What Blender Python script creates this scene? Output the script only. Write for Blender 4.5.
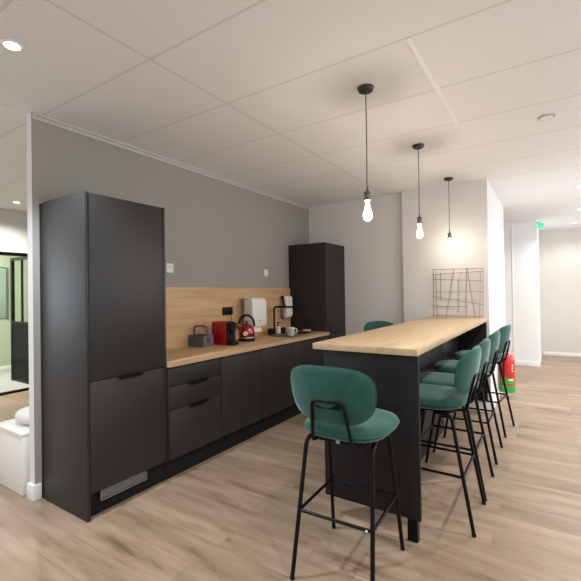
import bpy, bmesh, math, random
from mathutils import Vector, Matrix
S = bpy.context.scene
for o in list(bpy.data.objects): bpy.data.objects.remove(o)
C = S.collection
R = math.radians
PI = math.pi

# ------------------------------------------------------------------ camera
yaw, pitch, roll = R(33.13), R(0.448), R(-0.853)
fw = Vector((math.cos(yaw), math.sin(yaw), 0)); rt = Vector((math.sin(yaw), -math.cos(yaw), 0)); up = Vector((0, 0, 1))
F_ = fw*math.cos(pitch) + up*math.sin(pitch); U_ = up*math.cos(pitch) - fw*math.sin(pitch)
Rr = rt*math.cos(roll) + U_*math.sin(roll); Uu = -rt*math.sin(roll) + U_*math.cos(roll)
cd = bpy.data.cameras.new('camera'); cam = bpy.data.objects.new('camera', cd); C.objects.link(cam)
M = Matrix((Rr, Uu, -F_)).transposed().to_4x4(); M.translation = Vector((0, -2.918, 1.362)); cam.matrix_world = M
cd.sensor_width = 36; cd.sensor_fit = 'HORIZONTAL'; cd.lens = 397.91*36/581; cd.clip_start = .05; cd.clip_end = 100
S.camera = cam

# ------------------------------------------------------------------ world, daylight, exposure
w = bpy.data.worlds.new('world'); S.world = w; w.use_nodes = True
bg = w.node_tree.nodes['Background']; bg.inputs[0].default_value = (.98, .98, 1, 1); bg.inputs[1].default_value = .48
S.view_settings.view_transform = 'Standard'; S.view_settings.look = 'None'; S.view_settings.exposure = 0.40
S.view_settings.gamma = 1; S.view_settings.use_curve_mapping = False
BULB, SPOT_POWER, WARM, COOL = 2.6, 46.0, (1, .88, .74), (1, .965, .92)

def area_light(name, loc, target, sx, sy, power, col):
    ld = bpy.data.lights.new(name, 'AREA'); ld.shape = 'RECTANGLE'; ld.size = sx; ld.size_y = sy; ld.energy = power; ld.color = col
    o = bpy.data.objects.new(name, ld); C.objects.link(o); o.location = loc
    o.rotation_euler = (Vector(target) - Vector(loc)).to_track_quat('-Z', 'Y').to_euler(); return o
# daylight from an unseen window front on the open side of the room, far to the right of and behind the camera
area_light('unseen_daylight', (3.0, -5.1, 1.4), (3.0, 0, 1.6), 9.0, 2.0, 50, (.95, .97, 1))

area_light('unseen_daylight', (-1.3, 4.4, 2.0), (1.3, 0.0, 1.3), 3.6, 1.9, 80, (.82, .91, 1))  # unseen panel at the left, added to brighten the tall cabinet side's reflection

area_light('unseen_daylight', (7.2, -5.1, 1.5), (7.2, 0, 1.7), 4.5, 2.0, 45, (.93, .97, 1))  # unseen panel added to brighten the partition, pillar side and walkway

# ------------------------------------------------------------------ materials
def mat(name, col, rough=.5, metal=0.0, spec=.5, emit=None, estr=0, sheen=0, coat=0):
    m = bpy.data.materials.new(name); m.use_nodes = True; b = m.node_tree.nodes['Principled BSDF']
    b.inputs['Base Color'].default_value = (*col, 1); b.inputs['Roughness'].default_value = rough
    b.inputs['Metallic'].default_value = metal; b.inputs['Specular IOR Level'].default_value = spec
    if emit: b.inputs['Emission Color'].default_value = (*emit, 1); b.inputs['Emission Strength'].default_value = estr
    if sheen: b.inputs['Sheen Weight'].default_value = sheen; b.inputs['Sheen Roughness'].default_value = .4
    if coat: b.inputs['Coat Weight'].default_value = coat; b.inputs['Coat Roughness'].default_value = .1
    return m
class NT:
    def __init__(s, m): s.t = m.node_tree; s.b = s.t.nodes['Principled BSDF']
    def n(s, typ, **kw):
        x = s.t.nodes.new(typ)
        for k, v in kw.items(): setattr(x, k, v)
        return x
    def l(s, a, b): s.t.links.new(a, b)
    def math(s, op, a, b=None, c=None):
        x = s.n('ShaderNodeMath', operation=op)
        for i, v in enumerate((a, b, c)):
            if v is None: continue
            if isinstance(v, (int, float)): x.inputs[i].default_value = v
            else: s.l(v, x.inputs[i])
        return x.outputs[0]
    def xyz(s):
        tc = s.n('ShaderNodeTexCoord'); sp = s.n('ShaderNodeSeparateXYZ'); s.l(tc.outputs['Object'], sp.inputs[0]); return sp.outputs
    def comb(s, x, y, z):
        c = s.n('ShaderNodeCombineXYZ')
        for i, v in enumerate((x, y, z)):
            if isinstance(v, (int, float)): c.inputs[i].default_value = v
            else: s.l(v, c.inputs[i])
        return c.outputs[0]
    def noise(s, vec, scale, detail=4, rough=.55, w=None):
        x = s.n('ShaderNodeTexNoise', noise_dimensions='4D' if w is not None else '3D')
        s.l(vec, x.inputs['Vector']); x.inputs['Scale'].default_value = scale; x.inputs['Detail'].default_value = detail; x.inputs['Roughness'].default_value = rough
        if w is not None: s.l(w, x.inputs['W'])
        return x.outputs['Fac']
    def ramp(s, fac, stops):
        r = s.n('ShaderNodeValToRGB'); e = r.color_ramp.elements
        while len(e) < len(stops): e.new(.5)
        for el, (p, c) in zip(e, stops): el.position = p; el.color = (*c, 1)
        s.l(fac, r.inputs[0]); return r.outputs[0]
    def mix(s, fac, a, b, blend='MIX'):
        x = s.n('ShaderNodeMix', data_type='RGBA', blend_type=blend)
        for i, v in ((0, fac), (6, a), (7, b)):
            if isinstance(v, (int, float)): x.inputs[i].default_value = v
            elif isinstance(v, tuple): x.inputs[i].default_value = (*v, 1)
            else: s.l(v, x.inputs[i])
        return x.outputs[2]

def wood_mat(name, dark, mid, light, axis='x', rough=.45, boards=None):
    m = mat(name, mid, rough, spec=.4); t = NT(m); x, y, z = t.xyz()
    if axis == 'y': x, y = y, x
    wv = t.math('MULTIPLY', y, 1.0)
    if boards:   # board bands across the grain (along z): each gets its own grain
        band = t.math('FLOOR', t.math('DIVIDE', z, boards))
    else:
        band = t.math('FLOOR', t.math('DIVIDE', y, .22))
    v = t.comb(t.math('MULTIPLY', x, 1.1), t.math('MULTIPLY', y, 13), t.math('MULTIPLY', z, 13))
    a = t.noise(v, 1.6, 6, .6, w=t.math('MULTIPLY', band, 3.7))
    v2 = t.comb(t.math('MULTIPLY', x, 2), t.math('MULTIPLY', y, 90), t.math('MULTIPLY', z, 90))
    f = t.noise(v2, 1.5, 3, .6)
    fac = t.math('ADD', t.math('MULTIPLY', a, .8), t.math('MULTIPLY', f, .2))
    t.l(t.ramp(fac, [(.3, dark), (.5, mid), (.72, light)]), t.b.inputs['Base Color'])
    return m

def floor_mat():
    m = mat('oak_floor', (.4, .3, .2), .42, spec=.35); t = NT(m); x, y, z = t.xyz()
    vec = t.comb(t.math('ADD', y, 20.13), t.math('ADD', x, 20.05), 0.0)
    br = t.n('ShaderNodeTexBrick'); t.l(vec, br.inputs['Vector']); br.offset = .37; br.squash = 1
    br.inputs['Color1'].default_value = (0, 0, 0, 1); br.inputs['Color2'].default_value = (1, 1, 1, 1); br.inputs['Mortar'].default_value = (.5, .5, .5, 1)
    br.inputs['Scale'].default_value = 1; br.inputs['Mortar Size'].default_value = .0012; br.inputs['Mortar Smooth'].default_value = .1
    br.inputs['Brick Width'].default_value = 1.25; br.inputs['Row Height'].default_value = .185
    rnd = br.outputs['Color']
    wv = t.math('MULTIPLY', rnd, 37.0)
    g = t.noise(t.comb(t.math('MULTIPLY', y, 1.25), t.math('MULTIPLY', x, 9), 0.0), 1.3, 5, .55, w=wv)
    g2 = t.noise(t.comb(t.math('MULTIPLY', y, 4), t.math('MULTIPLY', x, 70), 0.0), 1.5, 4, .6, w=wv)
    fac = t.math('ADD', t.math('MULTIPLY', g, .78), t.math('MULTIPLY', g2, .22))
    col = t.ramp(fac, [(.31, (.155, .10, .06)), (.43, (.31, .222, .15)), (.55, (.39, .285, .207)), (.75, (.46, .352, .268))])
    tint = t.ramp(rnd, [(0, (.88, .87, .86)), (1, (1.06, 1.06, 1.06))])
    col = t.mix(1.0, col, tint, 'MULTIPLY')
    col = t.mix(t.math('MULTIPLY', br.outputs['Fac'], .45), col, (.12, .08, .05))
    t.l(col, t.b.inputs['Base Color'])
    bp = t.n('ShaderNodeBump'); bp.inputs['Strength'].default_value = .06; bp.inputs['Distance'].default_value = .002
    t.l(g2, bp.inputs['Height']); t.l(bp.outputs[0], t.b.inputs['Normal'])
    return m

def ceiling_mat():
    m = mat('ceiling_tiles', (.78, .76, .73), .9, spec=.1); t = NT(m); x, y, z = t.xyz()
    def line(c, off, step, width):
        f = t.math('FRACT', t.math('DIVIDE', t.math('SUBTRACT', c, off), step))
        d = t.math('SUBTRACT', .5, t.math('ABSOLUTE', t.math('SUBTRACT', f, .5)))
        return t.math('LESS_THAN', d, width/2/step)
    k = t.math('MAXIMUM', line(x, 1.362-6, .6, .016), t.math('MULTIPLY', line(y, -1.16-11.84, 1.184, .018), t.math('GREATER_THAN', y, -1.8)))
    sp = t.noise(t.comb(x, y, z), 180, 2, .5)
    base = t.ramp(sp, [(.3, (.79, .78, .765)), (.7, (.83, .82, .805))])
    t.l(t.mix(k, base, (.69, .675, .65)), t.b.inputs['Base Color'])
    return m

def plaster(name, col, rough=.85):
    m = mat(name, col, rough, spec=.2); t = NT(m); x, y, z = t.xyz()
    n = t.noise(t.comb(x, y, z), 220, 3, .6)
    bp = t.n('ShaderNodeBump'); bp.inputs['Strength'].default_value = .08; bp.inputs['Distance'].default_value = .001
    t.l(n, bp.inputs['Height']); t.l(bp.outputs[0], t.b.inputs['Normal']); return m

def laminate(name, col, rough=.5, spec=.3):
    m = mat(name, col, rough, spec=spec); t = NT(m); x, y, z = t.xyz()
    n = t.noise(t.comb(x, y, z), 500, 2, .5)
    c = t.ramp(n, [(.3, tuple(v*.93 for v in col)), (.7, tuple(v*1.07 for v in col))]); t.l(c, t.b.inputs['Base Color']); return m

def velvet(name, col):
    m = mat(name, col, .8, spec=.15, sheen=.6); t = NT(m); x, y, z = t.xyz()
    t.b.inputs['Sheen Tint'].default_value = (.62, .86, .80, 1)
    n = t.noise(t.comb(x, y, z), 14, 4, .6)
    c = t.ramp(n, [(.3, tuple(v*.82 for v in col)), (.7, tuple(v*1.15 for v in col))]); t.l(c, t.b.inputs['Base Color'])
    n2 = t.noise(t.comb(x, y, z), 700, 2, .5); bp = t.n('ShaderNodeBump'); bp.inputs['Strength'].default_value = .1; bp.inputs['Distance'].default_value = .001
    t.l(n2, bp.inputs['Height']); t.l(bp.outputs[0], t.b.inputs['Normal']); return m

def thin_glass(name, tint, refl=.08):
    m = bpy.data.materials.new(name); m.use_nodes = True; t = m.node_tree; t.nodes.remove(t.nodes['Principled BSDF'])
    tr = t.nodes.new('ShaderNodeBsdfTransparent'); tr.inputs[0].default_value = (*tint, 1)
    gl = t.nodes.new('ShaderNodeBsdfGlossy'); gl.inputs['Roughness'].default_value = .03
    mx = t.nodes.new('ShaderNodeMixShader'); mx.inputs[0].default_value = refl
    t.links.new(tr.outputs[0], mx.inputs[1]); t.links.new(gl.outputs[0], mx.inputs[2]); t.links.new(mx.outputs[0], t.nodes['Material Output'].inputs[0]); return m

def glow_glass(name, col, strength):
    m = bpy.data.materials.new(name); m.use_nodes = True; t = m.node_tree; t.nodes.remove(t.nodes['Principled BSDF'])
    tr = t.nodes.new('ShaderNodeBsdfTransparent'); em = t.nodes.new('ShaderNodeEmission'); em.inputs[0].default_value = (*col, 1); em.inputs[1].default_value = strength
    ad = t.nodes.new('ShaderNodeAddShader'); t.links.new(tr.outputs[0], ad.inputs[0]); t.links.new(em.outputs[0], ad.inputs[1]); t.links.new(ad.outputs[0], t.nodes['Material Output'].inputs[0]); return m

MT = dict(
    floor=floor_mat(), ceiling=ceiling_mat(),
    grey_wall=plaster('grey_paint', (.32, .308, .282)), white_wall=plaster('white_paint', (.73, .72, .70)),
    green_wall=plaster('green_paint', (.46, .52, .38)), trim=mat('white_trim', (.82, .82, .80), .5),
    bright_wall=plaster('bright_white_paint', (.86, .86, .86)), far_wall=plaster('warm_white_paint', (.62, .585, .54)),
    trim_ceiling=mat('ceiling_trim', (.50, .485, .46), .8),
    graphite=laminate('graphite_laminate', (.023, .0212, .0195), .48, .4), gap=mat('dark_gap', (.012, .012, .012), .7),
    charcoal=laminate('charcoal_laminate', (.010, .010, .0105), .42, .25),
    grille_grey=mat('grille_grey', (.20, .20, .19), .5),
    black=mat('black_metal', (.004, .004, .004), .38, spec=.15), handle=mat('black_handle', (.004, .004, .004), .6, spec=.1), matt_black=mat('matt_black', (.010, .010, .010), .65, spec=.2),
    worktop=wood_mat('oak_worktop', (.40, .245, .125), (.53, .35, .19), (.63, .44, .26)),
    bartop=wood_mat('oak_bar_top', (.43, .295, .165), (.52, .375, .225), (.58, .43, .275)),
    splash=wood_mat('oak_splashback', (.40, .24, .118), (.56, .36, .185), (.65, .435, .24), boards=.135),
    velvet=velvet('green_velvet', (.018, .074, .060)), velvet_dark=velvet('green_velvet_piping', (.016, .066, .053)),
    chrome=mat('brushed_steel', (.62, .61, .59), .3, 1), steel=mat('steel', (.45, .45, .44), .4, 1), darkmetal=mat('bronze', (.05, .043, .036), .4, .6),
    nickel=mat('nickel_socket', (.16, .15, .14), .45, .8),
    bulb=glow_glass('bulb_glass', (1, .86, .66), BULB), filament=mat('filament', (1, .8, .5), .4, emit=(1, .75, .45), estr=40),
    spot=mat('spot_glow', (1, 1, 1), .3, emit=(1, .95, .88), estr=9.0),
    white=mat('white_plastic', (.80, .78, .74), .35), warm_white=mat('ivory_plastic', (.74, .72, .68), .4), grey_plastic=mat('grey_plastic', (.28, .27, .27), .5),
    red=mat('red_plastic', (.42, .006, .010), .3, coat=.3), red_metal=mat('red_enamel', (.24, .004, .008), .2, .4, coat=.6),
    ext_red=mat('extinguisher_red', (.62, .018, .016), .3, coat=.3), ext_green=mat('extinguisher_green', (.04, .42, .08), .4),
    felt=mat('grey_felt', (.12, .12, .125), .9), felt_dark=mat('dark_felt', (.05, .05, .055), .9), paper=mat('paper', (.85, .84, .80), .9),
    sink=mat('black_sink', (.02, .02, .02), .35), tray=mat('grey_tray', (.11, .11, .115), .45), pink=mat('pink_cloth', (.62, .42, .36), .9),
    wire=mat('bronze_wire', (.30, .20, .12), .4, .7), fabric=mat('off_white_fabric', (.70, .69, .66), .9),
    carpet=plaster('pale_carpet', (.38, .39, .37), .95), glass=thin_glass('clear_glass', (.96, .98, .95), .03),
    board=mat('green_glass_board', (.32, .44, .36), .15), exit=mat('exit_green', (.02, .5, .2), .4, emit=(.02, .75, .30), estr=.9),
)

# ------------------------------------------------------------------ mesh helpers
def add_box(bm, x0, x1, y0, y1, z0, z1, bev=0.0, seg=2, mi=0):
    x0, x1 = sorted((x0, x1)); y0, y1 = sorted((y0, y1)); z0, z1 = sorted((z0, z1))
    vs = [bm.verts.new(p) for p in ((x0,y0,z0),(x1,y0,z0),(x1,y1,z0),(x0,y1,z0),(x0,y0,z1),(x1,y0,z1),(x1,y1,z1),(x0,y1,z1))]
    fs = [bm.faces.new([vs[i] for i in q]) for q in ((3,2,1,0),(4,5,6,7),(0,1,5,4),(1,2,6,5),(2,3,7,6),(3,0,4,7))]
    for f in fs: f.material_index = mi
    if bev > 0:
        es = list({e for f in fs for e in f.edges})
        bmesh.ops.bevel(bm, geom=es, offset=bev, segments=seg, affect='EDGES', profile=.5)
    return fs
def fillet(pts, r, n=6):
    pts = [Vector(p) for p in pts]; out = [pts[0]]
    for a, b, c in zip(pts, pts[1:], pts[2:]):
        u, v = (a-b).normalized(), (c-b).normalized(); ang = u.angle(v)
        if ang > PI-.02: out.append(b); continue
        d = min(r/math.tan(ang/2), (a-b).length*.49, (c-b).length*.49); rr = d*math.tan(ang/2)
        p0, p1 = b+u*d, b+v*d; cen = b + (u+v).normalized()*(rr/math.sin(ang/2))
        q0, q1 = p0-cen, p1-cen; tot = q0.angle(q1); ax = q0.cross(q1).normalized()
        for i in range(n+1): out.append(cen + Matrix.Rotation(tot*i/n, 3, ax) @ q0)
    out.append(pts[-1]); return out
def add_tube(bm, pts, r, n=10, closed=False, cap=True):
    pts = [Vector(p) for p in pts]; N = len(pts); rings = []; prev = None
    rad = r if callable(r) else (lambda i: r)
    for i, p in enumerate(pts):
        a = pts[(i-1) % N] if (closed or i > 0) else p; b = pts[(i+1) % N] if (closed or i < N-1) else p
        d = (b-a).normalized()
        if prev is None: ref = Vector((0,0,1)) if abs(d.z) < .9 else Vector((1,0,0)); x = d.cross(ref).normalized()
        else: x = (prev - d*prev.dot(d)).normalized()
        prev = x; y = d.cross(x)
        rings.append([bm.verts.new(p + (x*math.cos(2*PI*k/n) + y*math.sin(2*PI*k/n))*rad(i)) for k in range(n)])
    for i in range(N if closed else N-1):
        A, B = rings[i], rings[(i+1) % N]
        for k in range(n): bm.faces.new((A[k], A[(k+1)%n], B[(k+1)%n], B[k]))
    if cap and not closed: bm.faces.new(rings[0][::-1]); bm.faces.new(rings[-1])
def add_lathe(bm, prof, cen=(0,0,0), n=32, mi=0):
    cen = Vector(cen); rings = []
    for r, z in prof:
        if r < 1e-5: rings.append([bm.verts.new(cen + Vector((0,0,z)))])
        else: rings.append([bm.verts.new(cen + Vector((r*math.cos(2*PI*k/n), r*math.sin(2*PI*k/n), z))) for k in range(n)])
    for A, B in zip(rings, rings[1:]):
        for k in range(n):
            k2 = (k+1) % n
            if len(A) == 1 and len(B) == 1: continue
            if len(A) == 1: f = bm.faces.new((A[0], B[k2], B[k]))
            elif len(B) == 1: f = bm.faces.new((A[k], A[k2], B[0]))
            else: f = bm.faces.new((A[k], A[k2], B[k2], B[k]))
            f.material_index = mi
def add_prism(bm, outline, axis, a, b, bev=0):
    """outline: 2-D points; axis 'x' -> (y,z), 'y' -> (x,z), 'z' -> (x,y)"""
    def P(u, v, t): return {'x': (t,u,v), 'y': (u,t,v), 'z': (u,v,t)}[axis]
    A = [bm.verts.new(P(u,v,a)) for u, v in outline]; B = [bm.verts.new(P(u,v,b)) for u, v in outline]; n = len(A); fs = []
    fs.append(bm.faces.new(A[::-1])); fs.append(bm.faces.new(B))
    for i in range(n): fs.append(bm.faces.new((A[i], A[(i+1)%n], B[(i+1)%n], B[i])))
    bmesh.ops.recalc_face_normals(bm, faces=fs)
    if bev:
        es = list(fs[0].edges) + list(fs[1].edges)
        bmesh.ops.bevel(bm, geom=es, offset=bev, segments=3, affect='EDGES', profile=.5)
def round_rect(x0, x1, y0, y1, r, n=6):
    out = []
    for cx, cy, a in ((x1-r, y1-r, 0), (x0+r, y1-r, 90), (x0+r, y0+r, 180), (x1-r, y0+r, 270)):
        for i in range(n+1): t = R(a + 90*i/n); out.append((cx + r*math.cos(t), cy + r*math.sin(t)))
    return out
def pillow(bm, radius, T, mapf, nt=56, edge=6, soft=.35):
    """cushion: radius(theta)->outline radius; half thickness T, mapf(u,v,h)->3-D"""
    prof = [0, .25, .5, .7, .84, .93, .975, 1.0]
    def ring(q, s):
        h = T*(1-soft + soft*(1-q*q)) * (1 - q**10)**.5 * s
        return [bm.verts.new(mapf(radius(2*PI*k/nt)*q*math.cos(2*PI*k/nt), radius(2*PI*k/nt)*q*math.sin(2*PI*k/nt), h)) for k in range(nt)]
    fs = []; rim = ring(1.0, 1)
    for s in (1, -1):
        c = bm.verts.new(mapf(0, 0, T*s)); last = None
        for q in prof[1:]:
            cur = rim if q == 1.0 else ring(q, s)
            for k in range(nt):
                k2 = (k+1) % nt
                q4 = (c, cur[k], cur[k2]) if last is None else (last[k], cur[k], cur[k2], last[k2])
                fs.append(bm.faces.new(q4))
            last = cur
    bmesh.ops.recalc_face_normals(bm, faces=fs)
def superr(a, b, e):
    def f(t):
        c, s = abs(math.cos(t))/a, abs(math.sin(t))/b
        return (c**e + s**e)**(-1/e)
    return f
def obj(name, bm, m, parent=None, smooth=True, ang=35):
    me = bpy.data.meshes.new(name); bmesh.ops.remove_doubles(bm, verts=bm.verts, dist=1e-6)
    bm.to_mesh(me); bm.free()
    for k in (m if isinstance(m, (list, tuple)) else [m]): me.materials.append(MT[k] if isinstance(k, str) else k)
    if smooth and len(me.polygons):
        me.polygons.foreach_set('use_smooth', [True]*len(me.polygons)); me.set_sharp_from_angle(angle=R(ang))
    o = bpy.data.objects.new(name, me); C.objects.link(o)
    if parent: o.parent = parent; o.matrix_parent_inverse = Matrix.Identity(4)
    return o
def box_obj(name, b, m, parent=None, bev=0.0):
    bm = bmesh.new(); add_box(bm, *b, bev=bev); return obj(name, bm, m, parent)
def tag(o, label, cat, group=None):
    o['label'] = label; o['category'] = cat
    if group: o['group'] = group
    return o
def thing(name, label, cat, loc=(0,0,0), rz=0, group=None):
    o = bpy.data.objects.new(name, None); C.objects.link(o); o.location = loc; o.rotation_euler = (0,0,rz); o.empty_display_size = .1
    return tag(o, label, cat, group)
def struct(name, bm, m, parent=None):
    o = obj(name, bm, m, parent); o['kind'] = 'structure'; return o
def sbox(name, b, m, bev=0.0):
    bm = bmesh.new(); add_box(bm, *b, bev=bev); return struct(name, bm, m)
def copy_tree(o, parent=None):
    c = o.copy(); C.objects.link(c); c.parent = parent
    for ch in o.children: copy_tree(ch, c)
    return c

# ------------------------------------------------------------------ the room
CZ = 2.616
bm = bmesh.new(); add_box(bm, -2.2, 11, -5.2, 7, -.12, 0); struct('floor', bm, 'floor')
bm = bmesh.new(); add_box(bm, -2.2, 11, -5.2, 7, CZ, CZ+.1); struct('ceiling', bm, 'ceiling')
# kitchen wall: grey face towards the room, white end and back
bm = bmesh.new(); fs = add_box(bm, 1.296, 5.10, 0, .068, 0, CZ, mi=1); fs[2].material_index = 0
struct('wall_left', bm, ['grey_wall', 'white_wall'])
bm = bmesh.new(); add_box(bm, 1.30, 4.98, -.022, -.0005, CZ-.018, CZ-.001); add_box(bm, 1.30, 4.98, -.009, -.0005, CZ-.044, CZ-.0185); struct('trim_1', bm, 'trim_ceiling')
bm = bmesh.new(); add_box(bm, 1.280, 1.334, -.014, .082, 0, .105, bev=.003); struct('baseboard_left', bm, 'trim')
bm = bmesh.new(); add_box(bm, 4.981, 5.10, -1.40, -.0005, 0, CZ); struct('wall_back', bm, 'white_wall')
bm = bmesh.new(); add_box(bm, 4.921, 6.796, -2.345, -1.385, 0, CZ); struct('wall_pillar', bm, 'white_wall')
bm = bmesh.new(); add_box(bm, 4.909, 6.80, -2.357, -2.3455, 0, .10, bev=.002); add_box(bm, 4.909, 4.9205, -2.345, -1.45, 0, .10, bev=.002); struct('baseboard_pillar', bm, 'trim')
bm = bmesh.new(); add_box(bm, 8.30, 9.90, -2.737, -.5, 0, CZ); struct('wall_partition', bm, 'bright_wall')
bm = bmesh.new()
for yy in (-2.346, -1.5): add_box(bm, 8.293, 8.2995, yy-.008, yy+.008, .09, CZ-.06)
add_box(bm, 8.285, 8.2995, -2.737, -.5, CZ-.058, CZ-.001); struct('trim_2', bm, 'trim')
bm = bmesh.new(); add_box(bm, 8.286, 8.2995, -2.750, -.5, 0, .09, bev=.002); add_box(bm, 8.2995, 9.88, -2.750, -2.7375, 0, .09, bev=.002); struct('baseboard_partition', bm, 'trim')
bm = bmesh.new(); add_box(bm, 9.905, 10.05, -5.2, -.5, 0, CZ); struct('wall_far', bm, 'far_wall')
bm = bmesh.new(); add_box(bm, 9.892, 9.9045, -5.2, -2.775, 0, .07, bev=.002); struct('baseboard_far', bm, 'trim')
# thin white strip along one ceiling grid line above the bar
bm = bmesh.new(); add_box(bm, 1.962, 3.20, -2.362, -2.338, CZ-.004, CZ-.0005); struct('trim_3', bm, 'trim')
# space behind the grey wall: bulkhead over a glazed front, carpeted green room beyond
bm = bmesh.new(); add_box(bm, .3, 5.1, 3.50, 3.62, 2.01, CZ); struct('wall_bulkhead', bm, 'white_wall')
win = struct('window_1', (lambda b: (add_box(b, .3, 5.1, 3.52, 3.58, 1.965, 2.008), add_box(b, .3, 5.1, 3.52, 3.58, .0005, .03), b)[-1])(bmesh.new()), 'black')
bm = bmesh.new(); add_box(bm, .3, 5.1, 3.545, 3.553, .031, 1.964); struct('window_pane', bm, 'glass', win)
bm = bmesh.new(); add_box(bm, .3, 5.1, 5.62, 5.75, 0, CZ); struct('wall_green', bm, 'green_wall')
bm = bmesh.new(); add_box(bm, .3, 5.1, 5.60, 5.6195, .012, .09, bev=.002); struct('baseboard_green', bm, 'trim')
bm = bmesh.new(); add_box(bm, .3, 5.1, 3.59, 5.619, .0005, .011); struct('floor_carpet', bm, 'carpet')
bm = bmesh.new(); add_box(bm, 5.101, 5.2, .068, 5.62, 0, CZ); struct('wall_end', bm, 'white_wall')

# ------------------------------------------------------------------ ceiling fittings
def ceiling_spot(x, y, label, power=SPOT_POWER, col=COOL, cone=150):
    t = thing('ceiling_spotlight', label, 'ceiling light', (x, y, CZ), 0, 'recessed ceiling spots')
    bm = bmesh.new(); add_lathe(bm, [(.036, -.0005), (.036, -.006), (.046, -.006), (.050, -.0005)]); obj('ring', bm, 'trim', t)
    bm = bmesh.new(); add_lathe(bm, [(0, -.004), (.0355, -.004), (.0355, -.0006), (0, -.0006)]); obj('lens', bm, 'spot', t)
    ld = bpy.data.lights.new('spot_lamp', 'SPOT'); ld.energy = power; ld.color = col; ld.spot_size = R(cone); ld.spot_blend = .6; ld.shadow_soft_size = .035
    lo = bpy.data.objects.new('spot_lamp', ld); C.objects.link(lo); lo.parent = t; lo.location = (0, 0, -.03)
    return t
ceiling_spot(.900, -.702, 'bright round recessed ceiling spot nearest the grey wall end', 115, (.86, .93, 1), 115)
ceiling_spot(2.406, 2.92, 'bright recessed ceiling spot seen past the white wall end')
ceiling_spot(5.944, -3.245, 'bright recessed ceiling spot above the walkway, nearest the fire extinguisher', 60)
ceiling_spot(7.678, -3.329, 'bright recessed ceiling spot midway along the walkway', 50)
ceiling_spot(9.155, -3.312, 'bright recessed ceiling spot furthest along the walkway, beside the exit sign', 22)
for x_, y_, lab in ((4.35, -3.30, 'added unseen recessed ceiling spot level with the far bar end'), (2.75, -3.30, 'added unseen recessed ceiling spot level with the bar middle'),
                    (1.10, -3.30, 'added unseen recessed ceiling spot beside the lone stool'), (-.70, -.70, 'added unseen recessed ceiling spot behind the one by the grey wall'), (-.70, -2.20, 'added unseen recessed ceiling spot over the floor before the kitchen')):
    ceiling_spot(x_, y_, lab, 46 if x_ > 0 else 26)  # spots out of view, added for the light they throw on floor and ceiling
t = thing('ceiling_fitting', 'small unlit round white ceiling fitting with a grey rim', 'ceiling fitting', (3.43, -2.918, CZ))  # unlit round fitting, modelled as a plain ring and cover
bm = bmesh.new(); add_lathe(bm, [(.040, -.0005), (.043, -.010), (.050, -.009), (.052, -.0005)]); obj('ring', bm, 'steel', t)
bm = bmesh.new(); add_lathe(bm, [(0, -.011), (.030, -.010), (.0425, -.0095), (.0425, -.001), (0, -.001)]); obj('cover', bm, 'white', t)

def pendant(x, y, zs, label, power=5.5):
    t = thing('pendant_lamp', label, 'pendant lamp', (x, y, CZ), 0, 'bare bulb pendants over the bar')
    bm = bmesh.new(); add_lathe(bm, [(0, -.0005), (.050, -.0005), (.050, -.004), (.044, -.020), (.040, -.023), (.010, -.024), (.008, -.034), (0, -.034)]); obj('canopy', bm, 'darkmetal', t)
    d = zs - CZ                       # socket top
    bm = bmesh.new(); add_tube(bm, [(0, 0, -.035), (.001, 0, d*.5), (0, .002, d+.02)], .0032, 8); obj('cord', bm, 'darkmetal', t)
    so = bmesh.new(); add_lathe(so, [(0, d+.030), (.006, d+.028), (.007, d+.012), (.010, d+.004), (.018, d), (.022, d-.006), (.022, d-.012), (.0185, d-.015), (.0185, d-.042), (.023, d-.046), (.023, d-.052), (.019, d-.056), (0, d-.056)], n=24)
    s = obj('socket', so, 'nickel', t)
    bm = bmesh.new(); add_tube(bm, [(.021, 0, d-.012), (.030, 0, d-.016), (.030, 0, d-.022), (.021, 0, d-.026)], .0035, 8); obj('switch', bm, 'darkmetal', s)
    b = d - .057
    bm = bmesh.new(); add_lathe(bm, [(0, b), (.012, b), (.013, b-.018), (.016, b-.040), (.022, b-.062), (.0275, b-.080), (.0285, b-.093), (.025, b-.108), (.016, b-.118), (.006, b-.122), (0, b-.123)], n=28); g = obj('bulb', bm, 'bulb', t)
    bm = bmesh.new()
    for q in range(4):
        c_, s_ = .010*math.cos(q*PI/2+.4), .010*math.sin(q*PI/2+.4); add_tube(bm, [(c_*.5, s_*.5, b-.045), (c_, s_, b-.060), (c_, s_, b-.100)], .0016, 6)
    obj('filament', bm, 'filament', g)
    ld = bpy.data.lights.new('bulb_lamp', 'POINT'); ld.energy = power; ld.color = WARM; ld.shadow_soft_size = .012
    lo = bpy.data.objects.new('bulb_lamp', ld); C.objects.link(lo); lo.parent = t; lo.location = (0, 0, b-.052)
pendant(2.295, -1.992, 1.978, 'bare bulb pendant over the near end of the bar, farthest from the wire rack')
pendant(3.455, -1.992, 1.997, 'bare bulb pendant in the middle of the three over the bar')
pendant(4.655, -1.995, 2.004, 'bare bulb pendant nearest the wire rack on the bar', 3.0)

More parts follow.
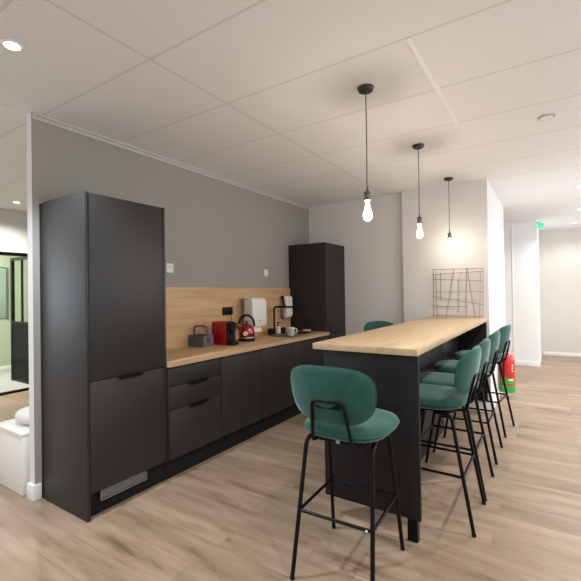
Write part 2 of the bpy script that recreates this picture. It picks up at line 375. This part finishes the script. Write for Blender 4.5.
# ------------------------------------------------------------------ kitchen run
FY = -.577                       # front plane
def slab(name, x0, x1, z0, z1, m, parent, y=FY, th=.019): return box_obj(name, (x0, x1, y, y+th, z0, z1), m, parent, .0012)
def edge_handle(x0, x1, z, parent, y=FY):
    bm = bmesh.new(); add_box(bm, x0, x1, y-.022, y-.0005, z-.001, z+.003, .0008, 1); add_box(bm, x0, x1, y-.022, y-.018, z-.015, z-.001, .0008, 1)
    return obj('handle', bm, 'handle', parent)
t = thing('tall_cabinet', 'tall dark grey cabinet with a pull handle and bottom grille by the wall end', 'cabinet', (1.63, -.29, 0))
def A(name, b, m, p=None, bev=.0012):
    o = box_obj(name, tuple(v - off for v, off in zip(b, (1.63, 1.63, -.29, -.29, 0, 0))), m, p or t, bev); return o
A('side_panel', (1.336, 1.355, -.565, -.048, .001, 2.003), 'graphite')
A('side_panel', (1.919, 1.938, -.563, -.001, .151, 2.003), 'graphite')
A('filler_strip', (1.340, 1.354, -.047, -.001, .001, 2.000), 'gap')
A('top_panel', (1.3575, 1.9185, -.541, -.05, 1.985, 2.003), 'graphite')
A('back_panel', (1.3575, 1.9185, -.049, -.040, .12, 1.985), 'gap')
A('upper_door', (1.3595, 1.9165, -.561, -.542, .843, 2.001), 'graphite')
d = A('lower_door', (1.3595, 1.9165, -.561, -.542, .157, .838), 'graphite')
bm = bmesh.new(); add_box(bm, 1.552-1.63, 1.728-1.63, -.582+.29, -.5615+.29, .8385, .8425, .0008, 1); add_box(bm, 1.552-1.63, 1.728-1.63, -.582+.29, -.578+.29, .824, .8385, .0008, 1); obj('handle', bm, 'handle', d)
A('plinth', (1.3575, 1.9385, -.520, -.505, .001, .150), 'matt_black')
bm = bmesh.new()
gx0, gx1, gy = 1.422-1.63, 1.759-1.63, -.545+.29
for b in ((gx0, gx1, .092, .098), (gx0, gx0+.006, .098, .150), (gx1-.006, gx1, .098, .150)): add_box(bm, b[0], b[1], gy-.018, gy, b[2], b[3])
g = obj('ventilation_grille', bm, 'steel', t)
bm = bmesh.new()
for k in range(4): add_box(bm, gx0+.006, gx1-.006, gy-.012, gy-.004, .104+k*.012, .109+k*.012)
add_box(bm, gx0+.006, gx1-.006, gy-.001, gy, .098, .150); obj('slats', bm, 'grille_grey', g)

# drawer unit
t = thing('drawer_cabinet', 'dark grey drawer cabinet with two black pull handles beside the tall fridge cabinet', 'cabinet')
box_obj('carcass', (1.941, 2.497, -.556, -.022, .150, .832), 'gap', t)
slab('drawer', 1.950, 2.495, .693, .822, 'graphite', t)
d = slab('drawer', 1.950, 2.495, .522, .688, 'graphite', t); edge_handle(2.135, 2.318, .6895, d)
d = slab('drawer', 1.950, 2.495, .157, .517, 'graphite', t); edge_handle(2.140, 2.323, .5185, d)
slab('filler_strip', 1.941, 1.9485, .157, .822, 'graphite', t)
for x0, x1, lab in ((2.499, 3.067, 'dark grey handleless base cabinet below the kettle and coffee machine'),
                    (3.069, 3.637, 'dark grey handleless base cabinet below the paper towel dispenser'),
                    (3.639, 4.431, 'dark grey sink base cabinet beside the tall black corner cabinet')):
    t = thing('base_cabinet', lab, 'cabinet', (0, 0, 0))
    if x1 < 4: box_obj('carcass', (x0+.001, x1-.001, -.556, -.022, .150, .832), 'gap', t)
    else:      # open-topped so the sink bowl hangs inside
        bm = bmesh.new(); add_box(bm, x0+.001, x0+.018, -.556, -.022, .150, .832); add_box(bm, x1-.018, x1-.001, -.556, -.022, .150, .832); add_box(bm, x0+.018, x1-.018, -.556, -.022, .150, .168); obj('carcass', bm, 'gap', t)
    slab('door', x0+.0015, x1-.0015, .157, .822, 'graphite', t)
tag(box_obj('plinth', (1.941, 4.431, -.520, -.505, .001, .148), 'matt_black'), 'long recessed black plinth under the dark base cabinets', 'plinth')
# worktop with a hole for the sink bowl
SX0, SX1, SY0, SY1 = 4.09, 4.31, -.44, -.16
bm = bmesh.new()
for b in ((1.941, SX0, -.598, -.021), (SX1, 4.431, -.598, -.021), (SX0, SX1, -.598, SY0), (SX0, SX1, SY1, -.021)): add_box(bm, *b, .838, .875)
tag(obj('worktop', bm, 'worktop'), 'light oak kitchen worktop along the grey wall', 'worktop')
tag(box_obj('splashback', (1.941, 4.431, -.020, -.001, .838, 1.436), 'splash'), 'light oak splashback panel below the grey wall', 'splashback')
t = thing('sink', 'small black inset sink at the far end of the oak worktop', 'sink', ((SX0+SX1)/2, (SY0+SY1)/2, .8755))
bm = bmesh.new(); a, b = (SX1-SX0)/2, (SY1-SY0)/2
for q in ((-a-.012, a+.012, -b-.012, -b+.004), (-a-.012, a+.012, b-.004, b+.012), (-a-.012, -a+.004, -b+.004, b-.004), (a-.004, a+.012, -b+.004, b-.004)): add_box(bm, *q, 0, .003)
obj('rim', bm, 'sink', t)
bm = bmesh.new()
for q in ((-a+.002, a-.002, -b+.002, -b+.006, -.16, 0), (-a+.002, a-.002, b-.006, b-.002, -.16, 0), (-a+.002, -a+.006, -b+.006, b-.006, -.16, 0), (a-.006, a-.002, -b+.006, b-.006, -.16, 0), (-a+.002, a-.002, -b+.002, b-.002, -.165, -.16)): add_box(bm, *q)
obj('bowl', bm, 'sink', t)
# corner cabinet
t = thing('corner_cabinet', 'tall black cabinet in the corner at the far end of the worktop', 'cabinet')
box_obj('side_panel', (4.434, 4.453, -.560, -.001, .001, 2.004), 'graphite', t, .0012)
box_obj('side_panel', (4.961, 4.979, -.560, -.001, .001, 2.004), 'graphite', t, .0012)
box_obj('top_panel', (4.4535, 4.9605, -.540, -.001, 1.985, 2.003), 'graphite', t)
slab('upper_door', 4.455, 4.959, .843, 2.002, 'graphite', t, -.559, .018); slab('lower_door', 4.455, 4.959, .157, .838, 'graphite', t, -.559, .018)
box_obj('plinth', (4.4535, 4.9605, -.505, -.490, .001, .150), 'matt_black', t)

# wall plates and socket
def plate(x, z, label, mark):
    t = thing('wall_switch', label, 'wall switch', (x, -.001, z), 0, 'white plates on the grey wall')
    bm = bmesh.new(); add_box(bm, -.041, .041, -.010, 0, -.043, .043, .004); obj('plate', bm, 'warm_white', t)
    bm = bmesh.new()
    if mark: add_box(bm, -.012, .012, -.0125, -.0102, .004, .012, .001); add_box(bm, -.004, .004, -.0125, -.0102, .012, .020, .001); obj('key', bm, 'grey_plastic', t)
    else: add_box(bm, -.027, .027, -.013, -.0102, -.029, .029, .002); obj('rocker', bm, 'white', t)
plate(2.445, 1.612, 'white wall plate with a small grey mark next to the tall grey cabinet', True)
plate(3.916, 1.619, 'plain white wall switch on the grey wall above the paper towel dispenser', False)
t = thing('power_socket', 'black double power socket on the oak splashback above the coffee machine', 'socket', (3.195, -.021, 1.185))
bm = bmesh.new(); add_box(bm, -.078, .078, -.010, 0, -.043, .043, .004); obj('plate', bm, 'matt_black', t)
for s in (-1, 1):
    bm = bmesh.new(); add_lathe(bm, [(0, .0005), (.022, .0005), (.024, .003), (.019, .003), (.018, .001), (0, .001)]); bmesh.ops.rotate(bm, verts=bm.verts, matrix=Matrix.Rotation(R(90), 3, 'X')); bmesh.ops.translate(bm, verts=bm.verts, vec=(s*.036, -.0105, 0)); obj('outlet', bm, 'black', t)

# ------------------------------------------------------------------ things on the worktop
WZ = .876
t = thing('storage_caddy', 'dark grey felt caddy with an arched handle beside the red coffee machine', 'caddy', (2.705, -.128, WZ))
bm = bmesh.new(); a, b, h = .066, .098, .105
for q in ((-a, a, -b, -b+.005), (-a, a, b-.005, b), (-a, -a+.005, -b+.005, b-.005), (a-.005, a, -b+.005, b-.005)): add_box(bm, *q, 0, h)
add_box(bm, -a+.005, a-.005, -b+.005, b-.005, 0, .005); add_box(bm, -.003, .003, -b+.005, b-.005, .005, h-.004)
obj('body', bm, 'felt', t)
bm = bmesh.new(); add_tube(bm, fillet([(0, -b+.012, h*.4), (0, -b+.012, h+.085), (0, b-.012, h+.085), (0, b-.012, h*.4)], .03), .008, 10); obj('handle', bm, 'felt', t)
bm = bmesh.new(); add_box(bm, -.022, .022, -b-.002, -b-.0005, .035, .085, .0008, 1); obj('pocket', bm, 'felt_dark', t)

t = thing('coffee_machine', 'red capsule coffee machine with a black front on the worktop', 'coffee machine', (2.905, -.24, WZ))
bm = bmesh.new(); ol = [(.11, .002), (.115, .17)] + [(.085+.03*math.cos(R(k)), .195+.03*math.sin(R(k))) for k in range(10, 91, 16)] + [(-.03, .228), (-.075, .222), (-.075, .002)]
add_prism(bm, ol, 'x', -.06, .06, .006); obj('body', bm, 'red', t)
bm = bmesh.new(); add_box(bm, -.056, .056, -.095, -.0755, .003, .222, .006); obj('front_panel', bm, 'matt_black', t)
bm = bmesh.new(); add_box(bm, -.038, .038, -.130, -.0955, .135, .205, .016, 4); add_tube(bm, [(0, -.114, .138), (0, -.114, .112)], .012, 14); obj('brew_head', bm, 'matt_black', t)
bm = bmesh.new(); add_tube(bm, fillet([(-.046, -.085, .19), (-.046, -.138, .205), (.046, -.138, .205), (.046, -.085, .19)], .02), .006, 8); obj('lever', bm, 'black', t)
bm = bmesh.new(); add_box(bm, -.048, .048, -.150, -.0955, .001, .035, .010, 3); obj('drip_tray', bm, 'matt_black', t)
bm = bmesh.new(); add_tube(bm, fillet([(3.225, -.037, 1.165), (3.225, -.055, 1.14), (3.21, -.060, 1.02), (3.16, -.085, .90), (3.06, -.10, .885), (2.972, -.13, .89)], .03), .0032, 8)
add_box(bm, 3.207, 3.243, -.062, -.0345, 1.150, 1.186, .006)
tag(obj('plug_cable', bm, 'black'), 'black plug and cable running from the socket down to the red coffee machine', 'cable')

t = thing('kettle', 'rounded red metal kettle with a black arched handle and white gauge', 'kettle', (3.232, -.255, WZ), R(-56.9))   # local +x is to the picture's right
bm = bmesh.new(); add_lathe(bm, [(0, .001), (.080, .001), (.085, .006), (.085, .024), (.078, .030), (0, .030)], n=40); obj('base', bm, 'matt_black', t)
bm = bmesh.new(); add_lathe(bm, [(0, .0305), (.080, .0305), (.083, .040), (.083, .070), (.080, .105), (.071, .135), (.056, .157), (.040, .168), (0, .170)], n=40); obj('body', bm, 'red_metal', t)
bm = bmesh.new(); add_lathe(bm, [(.0835, .030), (.0845, .034), (.0845, .040), (.0835, .044)], n=40); obj('band', bm, 'steel', t)
k = bmesh.new(); add_lathe(k, [(.038, .169), (.036, .174), (.012, .180), (0, .181)], n=30); l = obj('lid', k, 'red_metal', t)
k = bmesh.new(); add_lathe(k, [(.006, .180), (.007, .188), (.013, .194), (.012, .203), (0, .207)], n=20); obj('knob', k, 'matt_black', l)
k = bmesh.new(); add_tube(k, [(.078*math.cos(R(q))*1.0, 0, .172+.095*math.sin(R(q))) for q in range(-14, 186, 10)], lambda i: .0115, 12); obj('handle', k, 'matt_black', t)
k = bmesh.new(); add_tube(k, [(-.060, 0, .115), (-.085, 0, .140), (-.105, 0, .160)], lambda i: (.022, .016, .011)[i], 14); obj('spout', k, 'red_metal', t)
k = bmesh.new(); add_lathe(k, [(0, .0), (.022, 0), (.024, .003), (.022, .007), (0, .007)], n=24); bmesh.ops.rotate(k, verts=k.verts, matrix=Matrix.Rotation(R(84), 3, 'X')); bmesh.ops.translate(k, verts=k.verts, vec=(-.006, -.0795, .083)); ga = obj('gauge', k, 'white', t)
k = bmesh.new(); add_box(k, -.0075, -.0045, -.0885, -.0872, .078, .097); add_box(k, -.008, .006, -.0882, -.0870, .081, .084); obj('needle', k, 'matt_black', ga)

t = thing('paper_towel_dispenser', 'large white paper towel dispenser on the oak splashback behind the kettle', 'dispenser', (3.525, -.021, 1.0))
bm = bmesh.new(); add_box(bm, -.098, .116, -.060, 0, .005, .300, .004); obj('housing', bm, 'grey_plastic', t)
bm = bmesh.new(); ol = [(-.06, .0)] + [(-.06, .300)] + [(-.02, .300), (-.02, .325)] + [(-.13+.055*math.cos(R(q)), .270+.055*math.sin(R(q))) for q in range(90, 181, 15)] + [(-.195, .02), (-.180, .0)]
ol = [(-.0605, 0), (-.0605, .302), (-.012, .302), (-.012, .322), (-.135, .322)] + [(-.135+.05*math.cos(R(q)), .272+.05*math.sin(R(q))) for q in range(105, 181, 15)] + [(-.188, .030), (-.170, 0)]
add_prism(bm, ol, 'x', -.128, .128, .012); obj('cover', bm, 'white', t)
bm = bmesh.new(); add_box(bm, -.085, .085, -.125, -.122, -.065, .0); bmesh.ops.rotate(bm, cent=(0, -.12, 0), verts=bm.verts, matrix=Matrix.Rotation(R(-20), 3, 'X')); obj('paper_towel', bm, 'paper', t)
bm = bmesh.new(); add_box(bm, -.02, .02, -.191, -.1885, .060, .068, .001); obj('lock', bm, 'grey_plastic', t)
t = thing('soap_dispenser', 'narrow white soap dispenser on the oak splashback behind the black tap', 'dispenser', (4.245, -.021, 1.055))
bm = bmesh.new(); add_box(bm, -.055, .055, -.055, 0, .01, .265, .010); obj('housing', bm, 'grey_plastic', t)
bm = bmesh.new(); ol = [(-.0555, .012), (-.0555, .266), (-.012, .266), (-.012, .280), (-.075, .280)] + [(-.075+.04*math.cos(R(q)), .240+.04*math.sin(R(q))) for q in range(105, 181, 15)] + [(-.115, .05), (-.105, .015), (-.085, 0), (-.065, 0)]
add_prism(bm, ol, 'x', -.068, .068, .014); obj('cover', bm, 'white', t)

t = thing('kitchen_tap', 'black right-angled kitchen tap over the sink', 'tap', (3.962, -.088, WZ))
bm = bmesh.new(); add_lathe(bm, [(0, .0005), (.026, .0005), (.026, .006), (.018, .010), (0, .010)], n=24); obj('base', bm, 'black', t)
bm = bmesh.new(); add_tube(bm, fillet([(0, 0, .008), (0, 0, .328), (.04, -.262, .326), (.04, -.262, .300)], .035), .0115, 14); obj('spout', bm, 'black', t)
bm = bmesh.new(); add_tube(bm, [(.012, 0, .05), (.05, .0, .06)], .006, 10); obj('lever', bm, 'black', t)

def cup(name, x, y, r, h, m, label, cat='cup', handle=None, group=None):
    t = thing(name, label, cat, (x, y, WZ if name != 'mug' else WZ+.008), 0, group)
    bm = bmesh.new(); add_lathe(bm, [(0, .001), (r*.86, .001), (r*.92, .006), (r, h*.5), (r, h), (r-.004, h), (r-.005, h*.5), (r*.85, .008), (0, .008)], n=28); obj('body', bm, m, t)
    if handle is not None:
        c, s = math.cos(handle), math.sin(handle)
        bm = bmesh.new(); add_tube(bm, [((r-.003)*c + q*c, (r-.003)*s + q*s, z) for q, z in fillet_2d()], .0055, 10); obj('handle', bm, m, t)
    return t
def fillet_2d(): return [(0, .078), (.018, .080), (.030, .068), (.032, .048), (.024, .030), (0, .024)]
cup('tumbler', 3.835, -.128, .037, .072, 'matt_black', 'black tumbler standing left of the tap on the worktop')
cup('tumbler', 4.028, -.168, .036, .072, 'matt_black', 'black tumbler standing behind the mug, right of the white soap bottle')
t = thing('dish_tray', 'flat dark grey tray holding the patterned mug beside the sink', 'tray', (3.81, -.365, WZ))
bm = bmesh.new(); add_prism(bm, round_rect(-.12, .12, -.16, .16, .02), 'z', .001, .006); add_tube(bm, [(x, y, .009) for x, y in round_rect(-.116, .116, -.156, .156, .018)], .005, 8, closed=True); obj('tray', bm, 'tray', t)
m = cup('mug', 3.815, -.425, .042, .092, 'white', 'white mug with a black pattern on the grey tray', 'mug', handle=R(-62))
bm = bmesh.new()
for q, z, s in ((195, .03, .014), (215, .052, .012), (232, .028, .012), (205, .07, .010), (248, .06, .013), (260, .036, .010), (180, .055, .012), (224, .078, .008)):
    a_ = R(q); c_, s_ = math.cos(a_), math.sin(a_); P0 = Vector((.0436*c_, .0436*s_, z)); tx = Vector((-s_, c_, 0))
    k = [bm.verts.new(P0 + tx*(s*.55*math.cos(v)) + Vector((0, 0, s*.8*math.sin(v))) + Vector((c_, s_, 0))*(-.0012*abs(math.cos(v)))) for v in [2*PI*i/10 for i in range(10)]]; bm.faces.new(k)
obj('pattern', bm, 'matt_black', m)
t = thing('soap_bottle', 'small white soap bottle with a black pump beside the tap', 'soap bottle', (3.926, -.170, WZ))
bm = bmesh.new(); add_lathe(bm, [(0, .001), (.028, .001), (.030, .005), (.030, .080), (.024, .092), (.010, .096), (0, .096)], n=24); obj('bottle', bm, 'warm_white', t)
bm = bmesh.new(); add_lathe(bm, [(0, .0965), (.012, .0965), (.012, .110), (.006, .113), (.006, .135), (.012, .137), (.012, .150), (0, .151)], n=18); add_box(bm, -.005, .005, -.035, -.008, .140, .149, .002); obj('pump', bm, 'matt_black', t)
bm = bmesh.new(); add_box(bm, -.048, .048, -.034, .034, 0, .026, .011, 3); o = tag(obj('sponge', bm, 'pink'), 'pale pink sponge cloth lying by the far sink edge', 'sponge'); o.location = (4.375, -.300, WZ); o.rotation_euler = (0, 0, R(-75))

# ------------------------------------------------------------------ bar counter
t = thing('bar_counter', 'long oak-topped bar counter with dark end panels on the wood floor', 'bar counter', (3.5, -2.0, 0))
def B(name, b, m, bev=.001): return box_obj(name, tuple(v-o for v, o in zip(b, (3.5, 3.5, -2.0, -2.0, 0, 0))), m, t, bev)
B('bar_top', (2.130, 4.906, -2.322, -1.684, 1.019, 1.055), 'bartop', .0015)
B('end_panel', (2.155, 2.177, -2.320, -1.745, .133, 1.018), 'charcoal')
B('end_panel', (4.865, 4.887, -2.320, -1.745, .140, 1.018), 'matt_black')
B('body', (2.75, 4.10, -2.024, -1.760, .004, 1.018), 'charcoal')
B('apron', (4.101, 4.864, -2.024, -2.004, .50, 1.018), 'charcoal')
bm = bmesh.new(); add_box(bm, 2.178-3.5, 2.222-3.5, -.294, -.240, .004, 1.0185); obj('leg', bm, 'black', t)
bm = bmesh.new(); add_box(bm, 2.176-3.5, 2.224-3.5, -.296, -.238, .0005, .0045); obj('foot', bm, 'matt_black', t.children[-1])

# wire rack on the bar
t = thing('wire_rack', 'bronze wire rack of crossing rods at the wall end of the bar', 'wire rack', (4.885, -2.0, 1.0555))
WR = [(-1.758,1.623,-1.752,1.058),(-1.784,1.557,-1.796,1.060),(-1.843,1.579,-1.838,1.256),(-1.986,1.621,-1.893,1.060),(-2.032,1.500,-2.025,1.105),(-2.125,1.622,-2.108,1.059),(-2.129,1.622,-2.203,1.060),(-2.266,1.577,-2.252,1.060),(-2.295,1.622,-2.283,1.058),
      (-1.750,1.621,-2.299,1.611),(-1.752,1.562,-2.298,1.579),(-1.751,1.506,-2.290,1.473),(-1.749,1.357,-2.295,1.352),(-1.748,1.305,-2.285,1.208),(-1.746,1.185,-2.143,1.184),(-1.752,1.076,-2.283,1.078)]
for i, (y0, z0, y1, z1) in enumerate(WR):
    bm = bmesh.new(); dx = .003 if i < 9 else -.003
    add_tube(bm, [(dx, y0+2, z0-1.0555), (dx, y1+2, max(z1-1.0555, .003))], .0032, 6); obj('rod', bm, 'wire', t)

# ------------------------------------------------------------------ bar stools
def make_stool(label):
    t = thing('bar_stool', label, 'bar stool', (0, 0, 0), 0, 'green velvet bar stools')
    # seat
    bm = bmesh.new()
    def sm(u, v, h):
        k = 1 + .05*(u/.21); dip = -.006*(1-min(1, (u*u+v*v)/.04))
        return Vector((u+.040, v*k, .700 + h + (dip if h > 0 else 0)))
    pillow(bm, superr(.222, .218, 3.2), .042, sm, soft=.22); obj('seat', bm, 'velvet', t)
    bm = bmesh.new(); pts = [sm(superr(.222, .218, 3.2)(q)*math.cos(q), superr(.222, .218, 3.2)(q)*math.sin(q), 0) for q in [2*PI*i/56 for i in range(56)]]
    add_tube(bm, pts, .0035, 6, closed=True); obj('piping', bm, 'velvet_dark', t.children[0])
    bm = bmesh.new(); add_prism(bm, round_rect(-.13, .16, -.14, .14, .05), 'z', .645, .668, .004); obj('seat_frame', bm, 'black', t)
    # backrest: wide egg-shaped pad, curved in plan
    rad = superr(.2165, .137, 2.9)
    def bmapf(u, v, h):
        wd = u*(1 + .07*(v/.137)); lean = -.20*v
        x = -.221 - h + 1.35*wd*wd + lean
        return Vector((x, wd, .890 + v))
    bm = bmesh.new(); pillow(bm, rad, .025, bmapf, soft=.30); b = obj('backrest', bm, 'velvet', t)
    bm = bmesh.new(); add_tube(bm, [bmapf(rad(q)*math.cos(q)*.999, rad(q)*math.sin(q)*.999, 0) for q in [2*PI*i/64 for i in range(64)]], .0035, 6, closed=True); obj('piping', bm, 'velvet_dark', b)
    # back frame: bent tube behind the pad
    bm = bmesh.new()
    add_tube(bm, fillet([(-.10, .10, .664), (-.192, .10, .664), (-.238, .078, .870), (-.238, -.078, .870), (-.192, -.10, .664), (-.10, -.10, .664)], .03, 6), .0085, 12)
    obj('back_frame', bm, 'black', t)
    bm = bmesh.new(); add_box(bm, -.2345, -.2315, -.060, .060, .835, .862, .002); obj('back_plate', bm, 'black', t)
    for sx in (-1, 1):
        for sy in (-1, 1):
            bm = bmesh.new()
            add_tube(bm, fillet([(sx*.03, sy*.155, .648), (sx*.122, sy*.170, .644), (sx*.237, sy*.199, .004)], .045, 7), .0105, 12); l = obj('leg', bm, 'black', t)
            bm = bmesh.new(); add_lathe(bm, [(0, 0), (.0115, 0), (.0118, .008), (.0108, .012), (0, .012)], (sx*.2373, sy*.199, .0005), n=14); obj('rubber_foot', bm, 'matt_black', l)
    zf = .307; q = (.644-zf)/.640; fx, fy = .122+.115*q, .170+.029*q
    bm = bmesh.new()
    add_tube(bm, [(-fx, -fy, zf), (-fx, fy, zf)], .0078, 10); add_tube(bm, [(fx, -fy, zf), (fx, fy, zf)], .0078, 10)
    add_tube(bm, [(-fx, -fy, zf), (fx, -fy, zf)], .0078, 10); add_tube(bm, [(-fx, fy, zf), (fx, fy, zf)], .0078, 10)
    obj('footrest', bm, 'black', t)
    return t
first = make_stool('green velvet bar stool standing alone at the bar end, its back to the camera')
row = [copy_tree(first) for _ in range(5)]
first.location = (1.838, -2.053, 0); first.rotation_euler.z = R(2.3)
next(c for c in first.children if c.name.startswith('backrest')).location.y = .014
bm = bmesh.new(); add_box(bm, -.1925, -.1905, -.165, -.155, .303, .312); obj('sticker', bm, 'paper', first)
bm = bmesh.new(); add_box(bm, -.1325, -.1305, -.012, .008, .646, .667); obj('care_tag', bm, 'steel', first)
labs = ['green velvet bar stool first in the row, next to the near end panel', 'green velvet bar stool second in the row, close against the first',
        'green velvet bar stool third in the row along the bar', 'green velvet bar stool last in the row, next to the fire extinguisher']
for o, x, lab in zip(row, (2.600, 3.050, 3.695, 4.405), labs):
    o.location = (x, -2.305, 0); o.rotation_euler = (0, 0, R(90)); o['label'] = lab
row[3].location.y = -2.332; row[3].rotation_euler.z = R(84)
o = row[4]; o.location = (4.27, -1.425, 0); o.rotation_euler = (0, 0, R(-125)); o['label'] = 'bar stool on the kitchen side, only its back top showing over the bar'

# ------------------------------------------------------------------ walkway things
t = thing('fire_extinguisher', 'red fire extinguisher with a green base band hanging on the white pillar side', 'fire extinguisher', (5.75, -2.441, .075))
bm = bmesh.new(); add_lathe(bm, [(0, .09), (.0885, .09), (.0885, .40), (.083, .435), (.066, .462), (.040, .478), (.022, .484), (0, .484)], n=32); obj('cylinder', bm, 'ext_red', t)
bm = bmesh.new(); add_lathe(bm, [(0, .001), (.086, .001), (.0895, .006), (.0895, .0895), (0, .0895)], n=32); obj('base_band', bm, 'ext_green', t)
bm = bmesh.new(); add_lathe(bm, [(0, .484), (.020, .484), (.020, .512), (.026, .514), (.026, .530), (0, .530)], n=18); add_box(bm, -.016, .016, -.018, .018, .530, .552, .003); obj('valve', bm, 'chrome', t)
bm = bmesh.new(); add_box(bm, -.100, .012, -.010, .010, .556, .566, .003); add_box(bm, -.095, .0, -.008, .008, .534, .541, .002); obj('lever', bm, 'ext_green', t.children[-1])
bm = bmesh.new(); add_tube(bm, [(.0, -.050+.018*math.cos(R(q)), .535+.018*math.sin(R(q))) for q in range(0, 360, 24)], .0025, 6, closed=True); obj('pull_ring', bm, 'chrome', t.children[-1])
bm = bmesh.new(); add_box(bm, -.03, .03, .0895, .0955, .25, .50); add_box(bm, -.03, .03, .020, .0955, .500, .508); obj('wall_bracket', bm, 'steel', t)
bm = bmesh.new(); add_tube(bm, fillet([(-.018, .0, .52), (-.105, .03, .53), (-.112, .03, .35), (-.108, .03, .12)], .04), .010, 10); obj('hose', bm, 'matt_black', t)
def wrap_label(z0, z1, a0, a1, r, m, name, p):
    bm = bmesh.new(); n = 14; A_, B_ = [], []
    for i in range(n+1):
        q = R(a0 + (a1-a0)*i/n); A_.append(bm.verts.new((r*math.cos(q), r*math.sin(q), z0))); B_.append(bm.verts.new((r*math.cos(q), r*math.sin(q), z1)))
    for i in range(n): bm.faces.new((A_[i], A_[i+1], B_[i+1], B_[i]))
    return obj(name, bm, m, p)
wrap_label(.115, .185, 130, 240, .0892, 'ext_green', 'label_panel', t)
wrap_label(.155, .172, 195, 236, .0896, 'paper', 'label_strip', t.children[-1])
for k, (z, hh) in enumerate(((.265, .020), (.300, .022), (.335, .020))): wrap_label(z, z+hh, 222, 232, .0892, 'paper', 'lettering', t)

t = thing('exit_sign', 'small green emergency exit sign high on the white partition corner', 'exit sign', (8.285, -2.795, 2.50))
bm = bmesh.new(); add_box(bm, -.012, .012, -.045, .045, -.048, .040, .003); obj('panel', bm, 'exit', t)
bm = bmesh.new(); add_box(bm, -.010, .010, .0, .057, .041, .053); obj('bracket', bm, 'grey_plastic', t)
bm = bmesh.new()
for pts in ([(-.0125, .012, -.008), (-.0125, .000, -.030), (-.0125, .012, -.044)], [(-.0125, .000, -.004), (-.0125, -.006, -.028)], [(-.0125, -.006, -.028), (-.0125, -.018, -.036), (-.0125, -.016, -.048)], [(-.0125, .018, -.006), (-.0125, .002, .004), (-.0125, -.014, -.008)]): add_tube(bm, pts, .0022, 6)
add_lathe(bm, [(0, .004), (.004, .003), (.004, -.003), (0, -.004)], (-.0125, .000, .016), 10); obj('running_figure', bm, 'white', t)

# ------------------------------------------------------------------ beyond the wall end
t = thing('storage_bench', 'plain white box bench standing beside the white wall end', 'bench', (1.61, .40, 0))
bm = bmesh.new(); add_box(bm, -.335, .28, -.270, .165, .002, .405, .004); obj('box', bm, 'white', t)
bm = bmesh.new(); add_box(bm, -.341, .286, -.274, .171, .4055, .428, .005); obj('lid', bm, 'white', t)
bm = bmesh.new(); pillow(bm, superr(.17, .17, 2.3), .055, lambda u, v, h: Vector((u, v, h+.056)), soft=.3); o = tag(obj('cushion', bm, 'fabric'), 'round off-white cushion lying on the white box bench', 'cushion'); o.location = (1.50, .325, .4285)
# black framed screen inside the green room
t = thing('glazed_screen', 'black framed glass screen with a solid black lower panel in the green room', 'glass screen', (2.98, 4.2, .0115))
bm = bmesh.new()
for y0, y1, z0, z1 in ((.255, .31, 0, 2.0), (-.60, -.55, 0, 2.0), (-.55, .255, 1.955, 2.0), (-.55, .255, .93, .965), (-.55, .255, 0, .04)): add_box(bm, -.022, .022, y0, y1, z0, z1)
obj('frame', bm, 'black', t)
bm = bmesh.new()
for y in (-.055, -.33): add_box(bm, -.014, .014, y-.012, y+.012, .966, 1.954)
obj('glazing_bar', bm, 'black', t)
bm = bmesh.new(); add_box(bm, -.012, .012, -.549, .254, .041, .929); obj('lower_panel', bm, 'handle', t)
bm = bmesh.new(); add_box(bm, -.003, .003, -.549, .254, .967, 1.953); obj('glass_pane', bm, 'glass', t)
t = thing('glass_board', 'pale green glass writing board on the green wall', 'board', (2.70, 5.619, 1.45))
bm = bmesh.new(); add_box(bm, -.60, .62, -.020, -.012, -.46, .47, .002); obj('board', bm, 'board', t)
bm = bmesh.new(); add_box(bm, .621, .645, -.030, -.001, -.47, .48); add_box(bm, -.60, .62, -.030, -.001, .471, .485); obj('frame', bm, 'steel', t)
ld = bpy.data.lights.new('green_room_lamp', 'AREA'); ld.shape = 'DISK'; ld.size = .5; ld.energy = 85; ld.color = (1, .97, .9); o = bpy.data.objects.new('green_room_lamp', ld); C.objects.link(o); o.location = (2.2, 4.6, CZ-.02)
